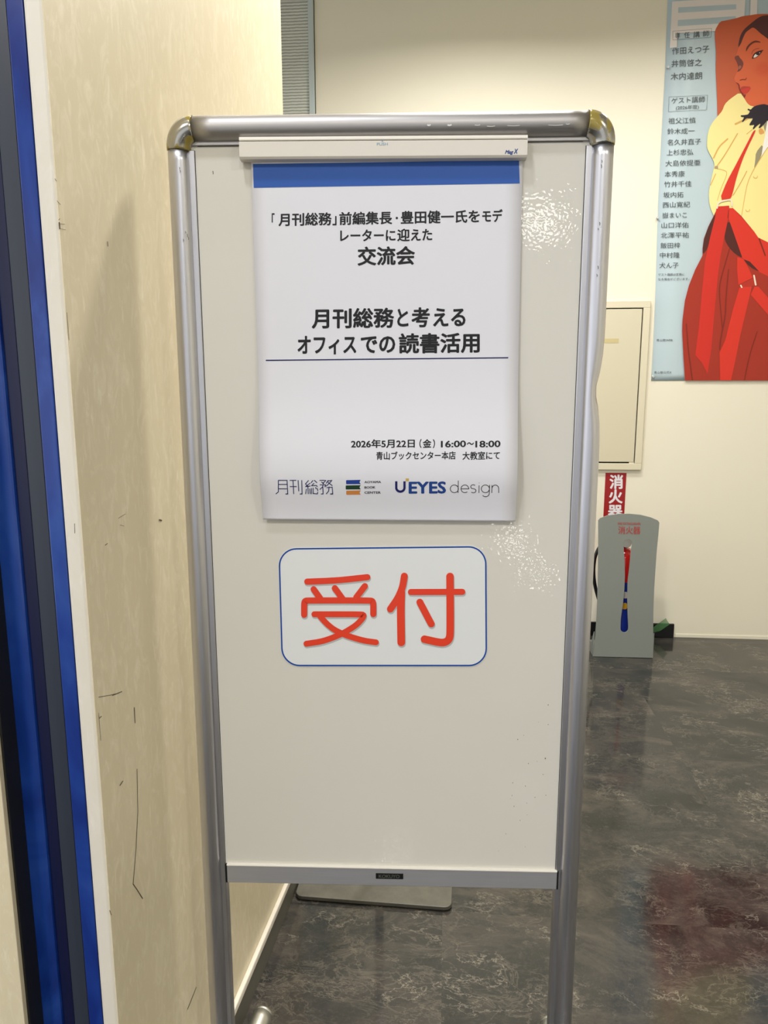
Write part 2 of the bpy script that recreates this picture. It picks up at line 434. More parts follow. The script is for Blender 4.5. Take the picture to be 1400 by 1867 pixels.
# ceiling lamps
for i, (x, y, d, wt, c, lb) in enumerate(LAMPS):
    t_ = thing('ceiling_light', 'round white ceiling ' + lb, 'light', loc=(x, y, CEIL), group='round ceiling downlights')
    o = MB(); r = d/2
    o.lathe([(r+.025, 0), (r+.025, -.008), (r, -.008), (r, -.002)]); o.build('rim', M['ceiling'], t_)
    L = bpy.data.lights.new('lamp', 'AREA'); L.shape = 'DISK'; L.size = d; L.energy = wt; L.color = c; L.spread = R(160)
    lo = bpy.data.objects.new('lamp', L); COL.objects.link(lo); lo.parent = t_; lo.location = (0, 0, -.012)

# small lit fittings in the entrance behind the viewer: their reflections glint on the enamel board
M['glow'] = mat('lit_diffuser', (255, 250, 238), .4, emit=(1, .96, .88), estr=17)
M['glow_low'] = mat('lit_diffuser_small', (255, 250, 238), .4, emit=(1, .96, .88), estr=15)
def light_box(name, label, x, y, z, wd, hh, mt, cat, foot):
    t_ = thing(name, label, cat, loc=(x, y, 0 if foot else z+hh/2+.02))
    zo = z if foot else -hh/2-.02
    o = MB(); o.box(-wd/2-.01, wd/2+.01, -.05, .0, zo-hh/2-.01, zo+hh/2+.01, .004)
    if foot: o.box(-.01, .01, -.035, -.015, 0, zo-hh/2); o.box(-.08, .08, -.09, .06, 0, .012, .003)
    else: o.box(-.012, .012, -.035, -.015, 0, CEIL-(z+hh/2+.02))
    o.build('housing', M['black'], t_)
    o = MB(); o.box(-wd/2, wd/2, -.001, .004, zo-hh/2, zo+hh/2, .001); o.build('diffuser', mt, t_)
light_box('hanging_light_box', 'lit hanging light box at the far end of the entrance', 1.02, -5, 2.93, .40, .2, M['glow'], 'light box', False)
light_box('standing_lamp', 'low lit lamp nearer the middle of the entrance floor', .57, -2, .49, .10, .07, M['glow_low'], 'lamp', True)
light_box('standing_lamp', 'lowest lit lamp on the entrance floor, right of the other', .73, -2.15, .27, .07, .07, M['glow_low'], 'lamp', True)
# scuffs and scratches on the beige pier
def LWput(x, y): h = LW.hit(x, y, -.0006); return (h[0], -.0006, h[1])
LWo = Frame(LW.o.x, LW.o.y, 0); 
def wall_put(px, py):
    r = ray(px, py); c_ = Vector((0, 0, H)); nrm = LW.ey
    t_ = ((LW.o - nrm*.0006 - c_).dot(nrm))/r.dot(nrm); p = c_+r*t_-LW.o
    return (p.dot(LW.ex), -.0006, p.z)
o = MB()
for pts, wd in (([(100, 326), (103, 330)], 1.0), ([(104, 366), (110, 373)], .9), ([(108, 406), (109, 417)], 2.6), ([(109, 408), (118, 409)], .8), ([(107, 401), (109, 399)], 1), ([(110, 417), (120, 419)], .6),
                ([(196, 367*1.2), (197, 449)], 1), ([(180, 1271), (198, 1268), (216, 1264)], 1.0), ([(205, 1268), (222, 1261)], 1.4), ([(245, 1290), (246.5, 1318)], 1.1), ([(250, 1402), (251.5, 1480), (248, 1550), (243, 1612)], .8),
                ([(243, 1612), (250, 1622), (260, 1638)], 1.6), ([(219, 1432), (224, 1424)], 1.3), ([(181, 1310), (185, 1306)], 1.2), ([(180, 1300), (184, 1350)], .5), ([(342, 1840), (358, 1800)], .9),
                ([(136, 955), (136.5, 972)], 1.1), ([(122, 570), (126, 620)], .7), ([(216, 945), (229, 937)], .6), ([(219, 957), (226, 959)], .6), ([(192, 994), (196, 991)], 1.0), ([(291, 948), (294, 949)], 3.0), ([(200, 1660), (203, 1668)], 1.2)):
    stroke_mesh(o, pts, wd, wall_put, dens=20)
sc_ = o.build('scuff_marks', mat('scuff_brown', (84, 72, 58), .6), bpy.data.objects['wall_left'])

# ------------------------------------------------------------------ the sign stand
S = Frame(.01, 1.22, -2)
sign = thing('sign_stand', 'tall silver framed floor sign stand with grey-white magnetic board', 'sign stand', S)
XL, XR = S.hit(327, 300)[0], S.hit(1097, 300)[0]
RT = .0168
ZT = S.hit(700, 232)[1]                       # centre of the top rail
zin = S.hit(700, 260)[1]
zb1, zb0 = S.hit(714, 1579)[1], S.hit(714, 1612)[1]   # bottom rail
print('sign', XL, XR, ZT, zb0, zb1)
CR = .0255                                     # corner radius of the elbow centre line
CZ = .031; zc = ZT-CZ
# board
bl, br = S.hit(349, 300)[0], S.hit(1074, 300)[0]
o = MB(); o.box(bl, br, 0, .018, zb1-.005, ZT-.01, .001); o.build('board', M['board'], sign)
# tubes
for side, x in ((-1, XL), (1, XR)):
    def dent(p, d, r, side=side):
        if side > 0:
            zd = S.hit(1090, 712)[1]; g = math.exp(-((p.z-zd)/.045)**2)*.45 + math.exp(-((p.z-zd)/.012)**2)*.35
            a = max(0, d.x*.9-d.y*.35)
            return r*(1-g*a**1.2)
        return r
    ns = 110
    zs = [.0 + (zc)*k/ns for k in range(ns+1)]
    o = MB(); o.tube([(x, 0, z) for z in zs], RT, 36, rfun=dent); o.build('post', M['alu_v'], sign)
    # flange that grips the board, running on down the leg
    xi = x + (-side)*RT*.8
    o = MB(); o.box(min(xi, xi-side*.0115), max(xi, xi-side*.0115), -.003, .02, .03, ZT-.03, .0012); o.build('board_channel', M['alu_v'], sign)
    # dark rubbing seam between channel and board
    xs_ = xi-side*.0118
    o = MB(); o.box(xs_-.0004, xs_+.0004, -.0006, .01, zb1, ZT-.03); o.build('joint_seam', M['rubber'], sign)
    # corner elbow
    o = MB(); pth = []
    for k in range(17):
        a = math.pi/2*k/16
        pth.append((x - side*CR*(1-math.cos(a)), 0, zc + CZ*math.sin(a)))
    rr = [RT+.0010+.0026*(k/16)+.0016*math.sin(math.pi*k/16) for k in range(17)]
    o.tube(pth, rr, 32); o.build('corner_cap', M['corner'], sign)
    # foot tube along the floor, from the front through the leg to the back
    e = floor_hit(478 if side < 0 else 1003, 1850 if side < 0 else 1868, .03)
    bx_ = (e - S.o).dot(S.ex); by_ = (e - S.o).dot(S.ey)
    o = MB(); n_ = 14; pth = [(x+(x-bx_)*.9, -.24, .026)] + [(x + (bx_-x)*k/n_, by_*k/n_, .026) for k in range(0, n_+1)]
    o.tube(pth, .0225, 24); f_ = o.build('foot', M['alu_foot'], sign)
    o = MB(); d_ = Vector((bx_-x, by_, 0)).normalized(); pe = Vector((bx_, by_, .026))
    o.tube([pe-d_*.001, pe+d_*.004, pe+d_*.008, pe+d_*.010], [.023, .023, .0205, .014], 24); o.build('end_cap', M['alu_foot'], f_)
# top rail
rx0, rx1 = XL+CR, XR-CR
o = MB(); o.tube([(rx0+(rx1-rx0)*k/20, 0, ZT) for k in range(21)], .0192, 40); o.build('top_rail', M['alu_h'], sign)
o = MB(); o.box(XL+.02, XR-.02, -.004, .016, ZT-.024, ZT-.012, .001); o.build('rail_channel', M['alu_h'], sign)
o = MB(); o.box(XL+.03, XR-.03, -.001, .01, ZT-.0246, ZT-.0238); o.build('joint_seam', M['rubber'], sign)
# bottom rail with a thin bright upper lip and black end plugs
bx0, bx1 = S.hit(415, 1590)[0], S.hit(1014, 1605)[0]
o = MB(); o.box(bx0, bx1, -.0050, .012, zb0, zb1, .0012); brl = o.build('bottom_rail', M['alu_b'], sign)
o = MB(); o.box(bx0, bx1, -.0062, .001, zb1-.0022, zb1+.0004, .0006); o.build('rail_lip', M['clip_edge'], brl)
for xx in (bx0-.003, bx1+.0):
    o = MB(); o.box(xx, xx+.003, -.0035, .01, zb0-.001, zb1-.001); o.build('end_plug', M['black'], brl)
# name plate
np_ = [S.hit(685, 1592, -.0055), S.hit(735, 1603, -.0055)]
o = MB(); o.box(np_[0][0], np_[1][0], -.0060, -.0045, np_[1][1], np_[0][1], .0004); pl = o.build('name_plate', M['black'], brl); pl['label'] = 'small black name plate'
def Sput(off):
    return lambda x, y: (*(lambda h: (h[0], off, h[1]))(S.hit(x, y, off)),)
o = MB(); text(o, 'KOKUYO', 690.5, 728.5, 1597.4, 1597.9, 8.6, Sput(-.0063), .02, 0, .36); o.build('plate_lettering', mat('plate_grey', (84, 86, 80), .4), pl)
# specks and scuffs on the board
def zz(sx, sy, s, ox, oy): return (ox+sx/s, oy+sy/s)
sp = [(718, 213, 9), (718, 428, 7), (612, 402, 4), (450, 545, 6), (384, 592, 9), (687, 800, 12), (596, 832, 5), (502, 856, 8), (662, 975, 7), (329, 1068, 8),
      (468, 1103, 8), (321, 1206, 7), (303, 1240, 4), (573, 1228, 7), (693, 1203, 7), (484, 1290, 6), (343, 1325, 8), (486, 1420, 5), (410, 1480, 7), (254, 1628, 7), (175, 1815, 5), (465, 1770, 5)]
o = MB(); pt = Sput(-.0004)
for sx, sy, r in sp:
    cx, cy = zz(sx, sy, 6.022, 880, 1250); r /= 6.022*1.55
    a0 = random.random()*3
    o.poly([pt(cx+r*.75*math.cos(a0+a)*(1+.2*math.sin(3*a)), cy+r*1.15*math.sin(a0+a)) for a in [2*math.pi*k/9 for k in range(9)]])
for (x, y, l) in ((388, 312, 5), (351, 296, 8), (349, 356, 6)):
    stroke_mesh(o, [(x, y), (x+.6, y+l)], 1.2, pt)
o.build('ink_specks', mat('dark_specks', (78, 76, 72), .6), sign)
# scratches on the frame
o = MB(); pt = Sput(-.0180)
for (x, y, l) in ((327, 305, 3), (328, 310, 4), (338, 422, 3), (341, 427, 5), (343, 432, 5), (334, 436, 4), (1097, 292, 4), (1096, 300, 6), (1093, 405, 5), (1090, 416, 3), (1090, 485, 5), (1088, 500, 4)):
    stroke_mesh(o, [(x, y), (x+1, y+l*.6), (x+.4, y+l)], 1.1, pt)
o.build('frame_scuffs', M['dark_base'], sign)
o = MB(); pt = Sput(-.0196)
for (x, y, l, w2) in ((780, 228, 4, 3), (817, 228, 5, 3), (866, 228, 9, 1.2), (888, 230, 14, 1), (925, 229, 22, .8), (1000, 228, 26, .9), (1032, 226, 6, 1)):
    stroke_mesh(o, [(x, y), (x+l*.5, y+.6), (x+l, y-.3)], w2, pt)
o.build('rail_scuffs', mat('bare_metal_nick', (214, 212, 208), .3), sign)

# ------------------------------------------------------------------ poster held on the board
def curl(z):
    """distance of the hanging sheet from the board at height z"""
    t_ = (PT - z)/(PT - PB)
    b = math.exp(-((t_-.86)/.16)**2) if t_ < .86 else math.exp(-((t_-.86)/.10)**2)
    return -(.0030 + .004*t_ + .015*b) if t_ > .02 else -.003
PT, PB = S.hit(700, 262)[1], S.hit(705, 950, -.004)[1]
TLp, TRp = S.hit(457.5, 292, -.003), S.hit(952.5, 288, -.003)
BLp, BRp = S.hit(481, 946, -.004), S.hit(938.5, 949.5, -.004)
poster = thing('event_poster', 'white paper event poster with a blue top band, clipped to the board', 'poster', S)
o = MB(); nx, nz = 16, 220; grid = []
for j in range(nz+1):
    v_ = j/nz; row = []
    xl = TLp[0] + (BLp[0]-TLp[0])*v_; xr = TRp[0] + (BRp[0]-TRp[0])*v_
    zl = PT + (BLp[1]-PT)*v_; zr = PT + (BRp[1]-PT)*v_
    for i in range(nx+1):
        u_ = i/nx; x = xl+(xr-xl)*u_; z = zl+(zr-zl)*u_
        row.append(o.bm.verts.new((x, curl(z), z)))
    grid.append(row)
for j in range(nz):
    for i in range(nx):
        f = o.bm.faces.new((grid[j][i], grid[j+1][i], grid[j+1][i+1], grid[j][i+1])); f.smooth = True
sheet = o.build('paper_sheet', M['sheet'], poster)
md = sheet.modifiers.new('thickness', 'SOLIDIFY'); md.thickness = .0003; md.offset = 1
def Pput(lift=.0006):
    def f(px, py):
        off = -.01
        for _ in range(4):
            x, z = S.hit(px, py, off); off = curl(z)
        x, z = S.hit(px, py, off-lift)
        return (x, curl(z)-lift, z)
    return f
P = Pput()
def band(mb, pts, put, nsub=1):
    mb.poly([put(*p) for p in pts])
o = MB()
for k in range(20):                          # blue header band, in columns so it follows the sheet
    a, b = k/20, (k+1)/20
    q = lambda u_, v_: (461+(946-461)*u_ + (1.5 if v_ else 0), (299+(292-299)*u_)*(1-v_)+(342.5+(334.5-342.5)*u_)*v_)
    o.poly([P(*q(a, 0)), P(*q(a, 1)), P(*q(b, 1)), P(*q(b, 0))])
o.build('header_band', M['ink_blue'], poster)
BD = .027
y1 = lambda x: 400.8 + (x-495)*(-7.5/421)
o = MB()
for s_, a, b in (('「', 495.3, 500.6), ('月刊総務', 507.6, 604.6), ('」', 606, 613.5), ('前編集長', 618.3, 714.9), ('豊田健一氏を', 730.5, 874.6), ('モデ', 879, 916.2)):
    text(o, s_, a, b, y1(a), y1(b), 24.6, P, BD)
o.poly([P(723.4+2.2*math.cos(a), 397.5+2.2*math.sin(a)) for a in [2*math.pi*k/14 for k in range(14)]])
text(o, 'レーターに', 620, 721, 429.6, 428.8, 24, P, BD); text(o, '迎', 724, 747, 428.6, 428.4, 24, P, BD); text(o, 'えた', 749, 788, 428.4, 427.6, 24, P, BD)
text(o, '交流会', 651.7, 756.5, 467.3, 465.6, 35.5, P, .031)
o.build('heading_text', M['ink_black'], poster)
o = MB()
for s_, a, b in (('月刊総務', 568.2, 718.6), ('と', 724, 744.6), ('考', 750, 783.6), ('える', 789.5, 848.6)):
    f = lambda x: 580.9 + (x-568)*(-3.2/281); text(o, s_, a, b, f(a), f(b), 38, P, .031)
for s_, a, b in (('オフィス', 542.3, 649.5), ('での', 657.5, 720.5), ('読書活用', 726.8, 874.6)):
    f = lambda x: 628.8 + (x-542)*(-4.2/333); text(o, s_, a, b, f(a), f(b), 38, P, .031)
o.build('title_text', M['ink_black'], poster)
o = MB()
for k in range(12):
    xa, xb = 484.5+(926.5-484.5)*k/12, 484.5+(926.5-484.5)*(k+1)/12
    f = lambda x: 657 + (x-484.5)*(-4.8/442)
    o.poly([P(xa, f(xa)-1.1), P(xa, f(xa)+1.1), P(xb, f(xb)+1.1), P(xb, f(xb)-1.1)])
o.build('title_rule', M['ink_navy'], poster)
o = MB()
for s_, a, b in (('2026年5月22日', 639.8, 756.2), ('（', 764.5, 768.5), ('金', 770.5, 786.5), ('）', 789, 793), ('16:00', 803.7, 849.5), ('〜', 851, 864), ('18:00', 866.5, 912.4)):
    text(o, s_, a, b, 809.2, 808.4, 16.4, P, BD)
for s_, a, b in (('青山ブックセンター本店', 685.7, 830.7), ('大教室にて', 843, 911.3)):
    text(o, s_, a, b, 831, 830.2, 15.6, P, .02)
o.build('date_and_place_text', M['ink_black'], poster)
# logos along the bottom
zl = lambda pts: [zz(x, y, 5.833, 480, 860) for x, y in pts]
o = MB()
for pts in ([(160, 92), (160, 215), (132, 238)], [(160, 92), (252, 92), (260, 236), (235, 238)], [(162, 135), (254, 135)], [(162, 182), (257, 182)],
            [(280, 92), (350, 92)], [(282, 158), (355, 158)], [(316, 92), (323, 238)], [(370, 90), (377, 208)], [(408, 90), (412, 236), (388, 238)],
            [(482, 92), (448, 130), (480, 160)], [(500, 120), (448, 160)], [(447, 160), (500, 152)], [(474, 160), (478, 238)], [(458, 182), (450, 238)], [(494, 180), (498, 238)],
            [(528, 92), (508, 118)], [(540, 90), (572, 118)], [(540, 122), (512, 150), (565, 146), (575, 160)], [(512, 175), (512, 238)], [(530, 172), (530, 232), (575, 236), (578, 215)], [(556, 165), (562, 185)], [(572, 175), (580, 205)],
            [(598, 92), (665, 92), (630, 128)], [(618, 108), (645, 132)], [(600, 140), (662, 140), (655, 165)], [(632, 140), (636, 236), (612, 238)], [(632, 160), (600, 190)],
            [(690, 90), (668, 125)], [(682, 100), (732, 92), (668, 155)], [(684, 110), (735, 150)], [(672, 170), (733, 165), (738, 236), (710, 238)], [(700, 158), (695, 205), (668, 238)]):
    stroke_mesh(o, zl(pts), 1.5, P, False, dens=3)
lg = o.build('publisher_logo', M['ink_navy'], poster); lg['label'] = 'thin navy four-character logo'
o = MB()
for i, (y0_, y1_, x0_) in enumerate(((90, 132, 880), (146, 188, 876), (202, 244, 882))):
    o.mi = i; o.poly([P(*p) for p in zl([(x0_, y0_+3), (x0_+8, y0_), (1035, y0_-3), (1022, (y0_+y1_)/2), (1036, y1_), (x0_+6, y1_+1), (x0_, y1_-4)])])
o.mi = 3
for s_, b, yc in (('AOYAMA', 1252, 110), ('BOOK', 1192, 167), ('CENTER', 1248, 222)):
    (a, y_), (b_, _) = zl([(1075, yc), (b, yc)]); text(o, s_, a, b_, y_, y_-.3, 5.6, P, .025, 0, .36)
lg = o.build('bookshop_logo', [M['ink_bookblue'], M['ink_green'], M['ink_orange'], M['ink_black']], poster); lg['label'] = 'logo of three stacked books, blue, green and orange'
zr = lambda pts: [zz(x, y, 5.833, 700, 860) for x, y in pts]
o = MB(); o.mi = 0
u_ = [(130, 102), (130, 170)] + [(174-44*math.cos(a), 170+42*math.sin(a)) for a in [math.pi*k/12 for k in range(1, 12)]] + [(218, 170), (218, 102)]
stroke_mesh(o, zr(u_), 4.2, P, False, dens=3)
o.mi = 1
(a, y_), (b, _) = zr([(262, 166), (660, 166)]); text(o, 'EYES', a, b, y_+.2, y_-.3, 29.5, P, .035, 0, .36)
o.mi = 2; o.poly([P(*p) for p in zr([(230, 72), (264, 72), (264, 102), (230, 102)])])
o.mi = 3
def arc(cx, cy, rx, ry, a0, a1, n=18): return [(cx+rx*math.cos(R(a0+(a1-a0)*k/n)), cy-ry*math.sin(R(a0+(a1-a0)*k/n))) for k in range(n+1)]
for pts in (arc(748, 182, 43, 41, 0, 360, 26), [(790, 95), (787, 226)], [(818, 182), (900, 182)] + arc(860, 182, 41, 41, 0, 310, 20),
            arc(948, 160, 26, 21, 40, 260, 12) + arc(950, 203, 28, 22, 90, -140, 14), [(1011, 145), (1009, 226)], [(1012, 117), (1012, 122)],
            arc(1078, 182, 43, 41, 0, 360, 26), [(1123, 140), (1120, 225)] + arc(1080, 228, 40, 38, 0, -140, 12), [(1148, 142), (1146, 226)], [(1147, 180)] + arc(1184, 180, 36, 38, 170, 0, 14) + [(1220, 226)]):
    stroke_mesh(o, zr(pts), 1.15, P, False, dens=3)
lg = o.build('sponsor_logo', [M['ink_logo_navy'], M['ink_logo_blue'], M['ink_gold'], M['ink_black']], poster); lg['label'] = 'bold blue capitals with a gold square, then thin black lettering'

# ------------------------------------------------------------------ magnetic clip bar
bar = thing('magnetic_paper_clip', 'long ivory magnetic clip bar holding the event poster under the top rail', 'clip', S)
c0, c1 = S.hit(436.5, 291, -.019), S.hit(961, 288.5, -.019); ct0 = S.hit(437, 252, -.012)[1]; ct1 = S.hit(961, 247.5, -.012)[1]
tl_ = math.atan2(((ct1+c1[1]) - (ct0+c0[1]))/2, c1[0]-c0[0])
hgt = ((ct0-c0[1]) + (ct1-c1[1]))/2; L_ = c1[0]-c0[0]
def barpart(mb, name, mt, parent=None):
    ob = mb.build(name, mt, parent or bar)
    if not parent: ob.location = (c0[0], 0, c0[1]); ob.rotation_euler = (0, -tl_, 0)
    return ob
o = MB(); o.prism([(-.0035, 0), (-.017, .001), (-.0195, .004), (-.0195, hgt-.008), (-.0175, hgt-.0068), (-.0035, hgt-.0068)], 0, L_, 'x', .0004)
body = barpart(o, 'clip_jaw', M['clip'])
o = MB(); o.prism([(-.0035, hgt-.0062), (-.019, hgt-.0062), (-.0195, hgt-.005), (-.0185, hgt-.0008), (-.016, hgt), (-.0035, hgt)], 0, L_, 'x', .0004)
barpart(o, 'clip_back', M['clip_edge'])
def bput(off): 
    ca, sa = math.cos(tl_), math.sin(tl_)
    def f(px, py):
        x, z = S.hit(px, py, off); x -= c0[0]; z -= c0[1]
        return (x*ca+z*sa, off, -x*sa+z*ca)
    return f
B = bput(-.0198)
o = MB(); text(o, 'PUSH', 687, 707, 262.6, 262.2, 7.2, B, .0, 0, .36); o.poly([B(697, 255.6), B(695, 258.4), B(699, 258.4)])
barpart(o, 'push_mark', M['ink_pale_blue'])
o = MB(); text(o, 'Mag', 920.5, 936, 276.8, 276.6, 9.2, B, .035, .35, .36); text(o, 'X', 936.4, 944.5, 275.6, 275.4, 12, B, .04, .3, .36)
barpart(o, 'maker_mark', M['ink_logo_blue'])

# ------------------------------------------------------------------ reception card
card = thing('reception_card', 'white rounded card with blue outline and two red characters below the poster', 'sign', S)
zcd = lambda pts: [zz(x, y, 3.182, 480, 970) for x, y in pts]
def rrect(tl, tr, br_, bl_, r, n=10):
    out = []; cs = [tl, tr, br_, bl_]
    for i, c_ in enumerate(cs):
        p_, q_ = cs[i-1], cs[(i+1) % 4]
        def toward(a, b, d): L = math.hypot(b[0]-a[0], b[1]-a[1]); return (a[0]+(b[0]-a[0])*d/L, a[1]+(b[1]-a[1])*d/L)
        s0, s1 = toward(c_, p_, r), toward(c_, q_, r)
        for k in range(n+1):
            t_ = k/n; k1 = .55
            P1 = (s0[0]+(c_[0]-s0[0])*k1, s0[1]+(c_[1]-s0[1])*k1); P2 = (s1[0]+(c_[0]-s1[0])*k1, s1[1]+(c_[1]-s1[1])*k1)
            out.append(tuple((1-t_)**3*s0[j]+3*(1-t_)**2*t_*P1[j]+3*(1-t_)*t_*t_*P2[j]+t_**3*s1[j] for j in (0, 1)))
    return out
outer = rrect((506.5, 999.2), (887, 994.8), (888.5, 1215.2), (513, 1215.2), 33)
line = rrect((508.6, 1001), (885.4, 996.8), (886.6, 1213.4), (514.8, 1213.4), 31.5)
o = MB(); o.prism([S.hit(x, y, -.0012) for x, y in outer], -.0012, -.0002, 'y'); o.build('card_sheet', M['card'], card)
o = MB(); stroke_mesh(o, line + line[:2], 2.7, Sput(-.0014), False); o.build('outline', M['ink_card_blue'], card)
CH = [([(255, 288), (430, 281), (603, 262)], 36), ([(292, 332), (330, 385)], 36), ([(415, 326), (458, 385)], 36), ([(589, 314), (540, 378)], 36),
      ([(237, 480), (237, 415), (241, 401), (254, 397), (620, 397), (633, 401), (638, 415), (638, 476)], 36),
      ([(296, 477), (575, 477), (583, 484), (575, 502), (540, 540), (460, 590), (350, 633), (250, 648)], 34), ([(330, 490), (365, 530), (410, 567), (480, 600), (580, 630), (653, 640)], 34),
      ([(818, 256), (808, 320), (780, 385), (737, 447)], 40), ([(800, 350), (797, 440), (800, 640)], 45), ([(856, 348), (1154, 347)], 35),
      ([(1083, 258), (1085, 590), (1078, 622), (1060, 638), (1030, 643), (935, 622)], 44), ([(908, 407), (974, 533)], 40)]
o = MB()
for k, (pts, wd) in enumerate(CH):
    q = zcd([(x+3, y+9) for x, y in pts]); q = smooth_loop(q, 2, False) if len(q) > 2 else q
    stroke_mesh(o, q, wd/3.182+.6, Sput(-.00145-k*1.2e-5))
o.build('printed_shade', M['ink_card_shadow'], card)
o = MB()
for k, (pts, wd) in enumerate(CH):
    q = zcd(pts); q = smooth_loop(q, 2, False) if len(q) > 2 else q
    stroke_mesh(o, q, wd/3.182, Sput(-.0018-k*2e-5))
o.build('red_characters', M['card_red'], card)

# ------------------------------------------------------------------ back wall: meter cabinet
K = WB
cab = thing('wall_cabinet', 'cream steel wall cabinet door with black gap, right behind the sign stand', 'cabinet', WB)
cr, ct = K.hit(1186.5, 548, -.02); cb = K.hit(1169, 857, -.02)[1]; cr = (cr + K.hit(1169, 857, -.02)[0])/2
cl_ = cr - .62
iw = .036
o = MB(); o.box(cl_, cr, -.02, 0, ct-iw, ct, .002); o.box(cl_, cr, -.02, 0, cb, cb+iw, .002); o.box(cr-iw, cr, -.02, 0, cb+iw, ct-iw, .002); o.box(cl_, cl_+iw, -.02, 0, cb+iw, ct-iw, .002)
o.build('frame', M['cabinet'], cab)
o = MB(); o.box(cl_+iw, cr-iw, -.006, -.001, cb+iw, ct-iw); o.build('recess', M['black_gap'], cab)
o = MB(); o.box(cl_+iw+.006, cr-iw-.006, -.019, -.004, cb+iw+.008, ct-iw-.006, .0015); dr = o.build('door', M['cabinet_door'], cab)
t0, t1 = K.hit(1085, 617.5, -.0195), K.hit(1127.5, 625.5, -.0195)
o = MB(); o.box(t0[0], t1[0], -.0198, -.019, t1[1], t0[1]); tp = o.build('tape_strip', M['tape'], dr); tp['label'] = 'short tan tape strip on the door'
o = MB(); o.box(cr-iw-.03, cr-iw-.004, -.017, -.008, cb+iw, cb+iw+.008); o.build('hinge', M['cabinet'], dr)

# red vertical fire extinguisher sign on the wall
fs_ = thing('extinguisher_sign', 'narrow red vertical sign with white characters under the wall cabinet', 'sign', WB)
a, b = K.hit(1103.5, 862, -.002), K.hit(1143.5, 862, -.002); a2 = K.hit(1100, 950, -.002); 
zz0 = K.hit(1120, 1000, -.002)[1]
o = MB(); o.box((a[0]+a2[0])/2, b[0]-.004, -.002, 0, zz0, a[1], .0003); o.build('sign_plate', mat('sign_red', (152, 22, 26), .4), fs_)
o = MB(); Kp = lambda off: (lambda x, y: (lambda h: (h[0], off, h[1]))(K.hit(x, y, off)))
for ch, xa, xb, yc in (('消', 1111, 1136, 878.5), ('火', 1109.5, 1135, 905), ('器', 1108, 1135, 932.5)):
    text(o, ch, xa, xb, yc, yc, 27, Kp(-.0024), .035)
o.build('sign_characters', mat('sign_white', (226, 222, 226), .5), fs_)

# ------------------------------------------------------------------ illustrated poster on the back wall
ap = thing('illustrated_poster', 'pale blue wall poster with a woman in a yellow shirt and red overalls', 'poster', WB)
q0, q1 = K.hit(1217, 0, -.003), K.hit(1187, 694, -.003)
px_r = K.hit(1700, 400, -.003)[0]
o = MB(); nX, nZ = 10, 60; gr = []
ztop, zbot = q0[1]+.25, q1[1]
def left_edge(z):
    t_ = (z-zbot)/(q0[1]-zbot); return q1[0]+(q0[0]-q1[0])*t_ + .003*math.sin(t_*9)
for j in range(nZ+1):
    z = zbot+(ztop-zbot)*j/nZ; xl = left_edge(z)
    gr.append([o.bm.verts.new((xl+(px_r-xl)*i/nX, -.0025-.0015*(1-math.cos(min(1, (z-zbot)*3)*6.28))*(1 if i == 0 else 0), z)) for i in range(nX+1)])
for j in range(nZ):
    for i in range(nX): f = o.bm.faces.new((gr[j][i], gr[j][i+1], gr[j+1][i+1], gr[j+1][i])); f.smooth = True
M['poster_blue'] = mat('poster_blue', (180, 197, 202), .45)
sh = o.build('paper_sheet', M['poster_blue'], ap); md = sh.modifiers.new('thickness', 'SOLIDIFY'); md.thickness = .0008; md.offset = 0
pal = {}
pmats = []
def pc(*c):
    if c not in pal:
        pal[c] = len(pmats); pmats.append(mat('print_%d_%d_%d' % c, c, .5, spec=.35))
    return pal[c]
art = MB(); layer = [0]
def fillp(pts, col, sm=1):
    layer[0] += 1; off = -.0060 - layer[0]*.00012
    art.mi = pc(*col); q = smooth_loop(pts, sm) if sm else pts
    art.poly([Kp(off)(*p) for p in q][::-1])
def strk(pts, wd, col, sm=1, taper=None):
    layer[0] += 1; off = -.0060 - layer[0]*.00012
    art.mi = pc(*col); q = smooth_loop(pts, 2, False) if sm and len(pts) > 2 else pts
    stroke_mesh(art, q, wd, Kp(off), True, 8, taper)
zA = lambda p: [zz(x, y, 10.37, 1270, 0) for x, y in p]
zB = lambda p: [zz(x, y, 8.483, 1280, 180) for x, y in p]
zC = lambda p: [zz(x, y, 5.8375, 1240, 380) for x, y in p]
zD = lambda p: [zz(x, y, 10.37, 1200, 0) for x, y in p]
zE = lambda p: [zz(x, y, 5.1875, 1160, 0) for x, y in p]
WH = (228, 220, 214); BLU = (172, 186, 186)
fillp(zD([(262, 30), (1650, -60), (1610, 560), (360, 628), (350, 893), (218, 908)]), WH, 0)
fillp(zE([(397, 70), (945, 40), (945, 88), (395, 122)]), (180, 197, 202), 0)
fillp(zE([(393, 190), (940, 152), (940, 212), (390, 248)]), (180, 197, 202), 0)
fillp(zA([(1020, -60), (1148, -60), (1140, 300), (1008, 300)]), WH, 0)
OR = (196, 92, 56); FC = (216, 102, 62)
fillp(zA([(345, 600), (360, 545), (440, 405), (560, 385), (760, 342), (870, 305), (1000, 290), (1140, 265), (1348, 262), (1700, 280), (2600, 600), (2700, 1900), (2600, 2600), (400, 2450), (390, 2050), (385, 1867), (368, 1500), (358, 1300), (368, 1000), (356, 850), (343, 700)]), OR, 1)
fillp(zA([(790, 905), (835, 780), (870, 700), (930, 610), (1060, 515), (1130, 540), (1230, 640), (1348, 730), (1900, 1000), (2000, 2000), (1500, 2700), (1040, 2350), (960, 1990), (900, 1850), (850, 1745), (800, 1650), (742, 1555), (705, 1490), (735, 1420), (765, 1350), (775, 1230), (722, 1110), (752, 1030)]), FC)
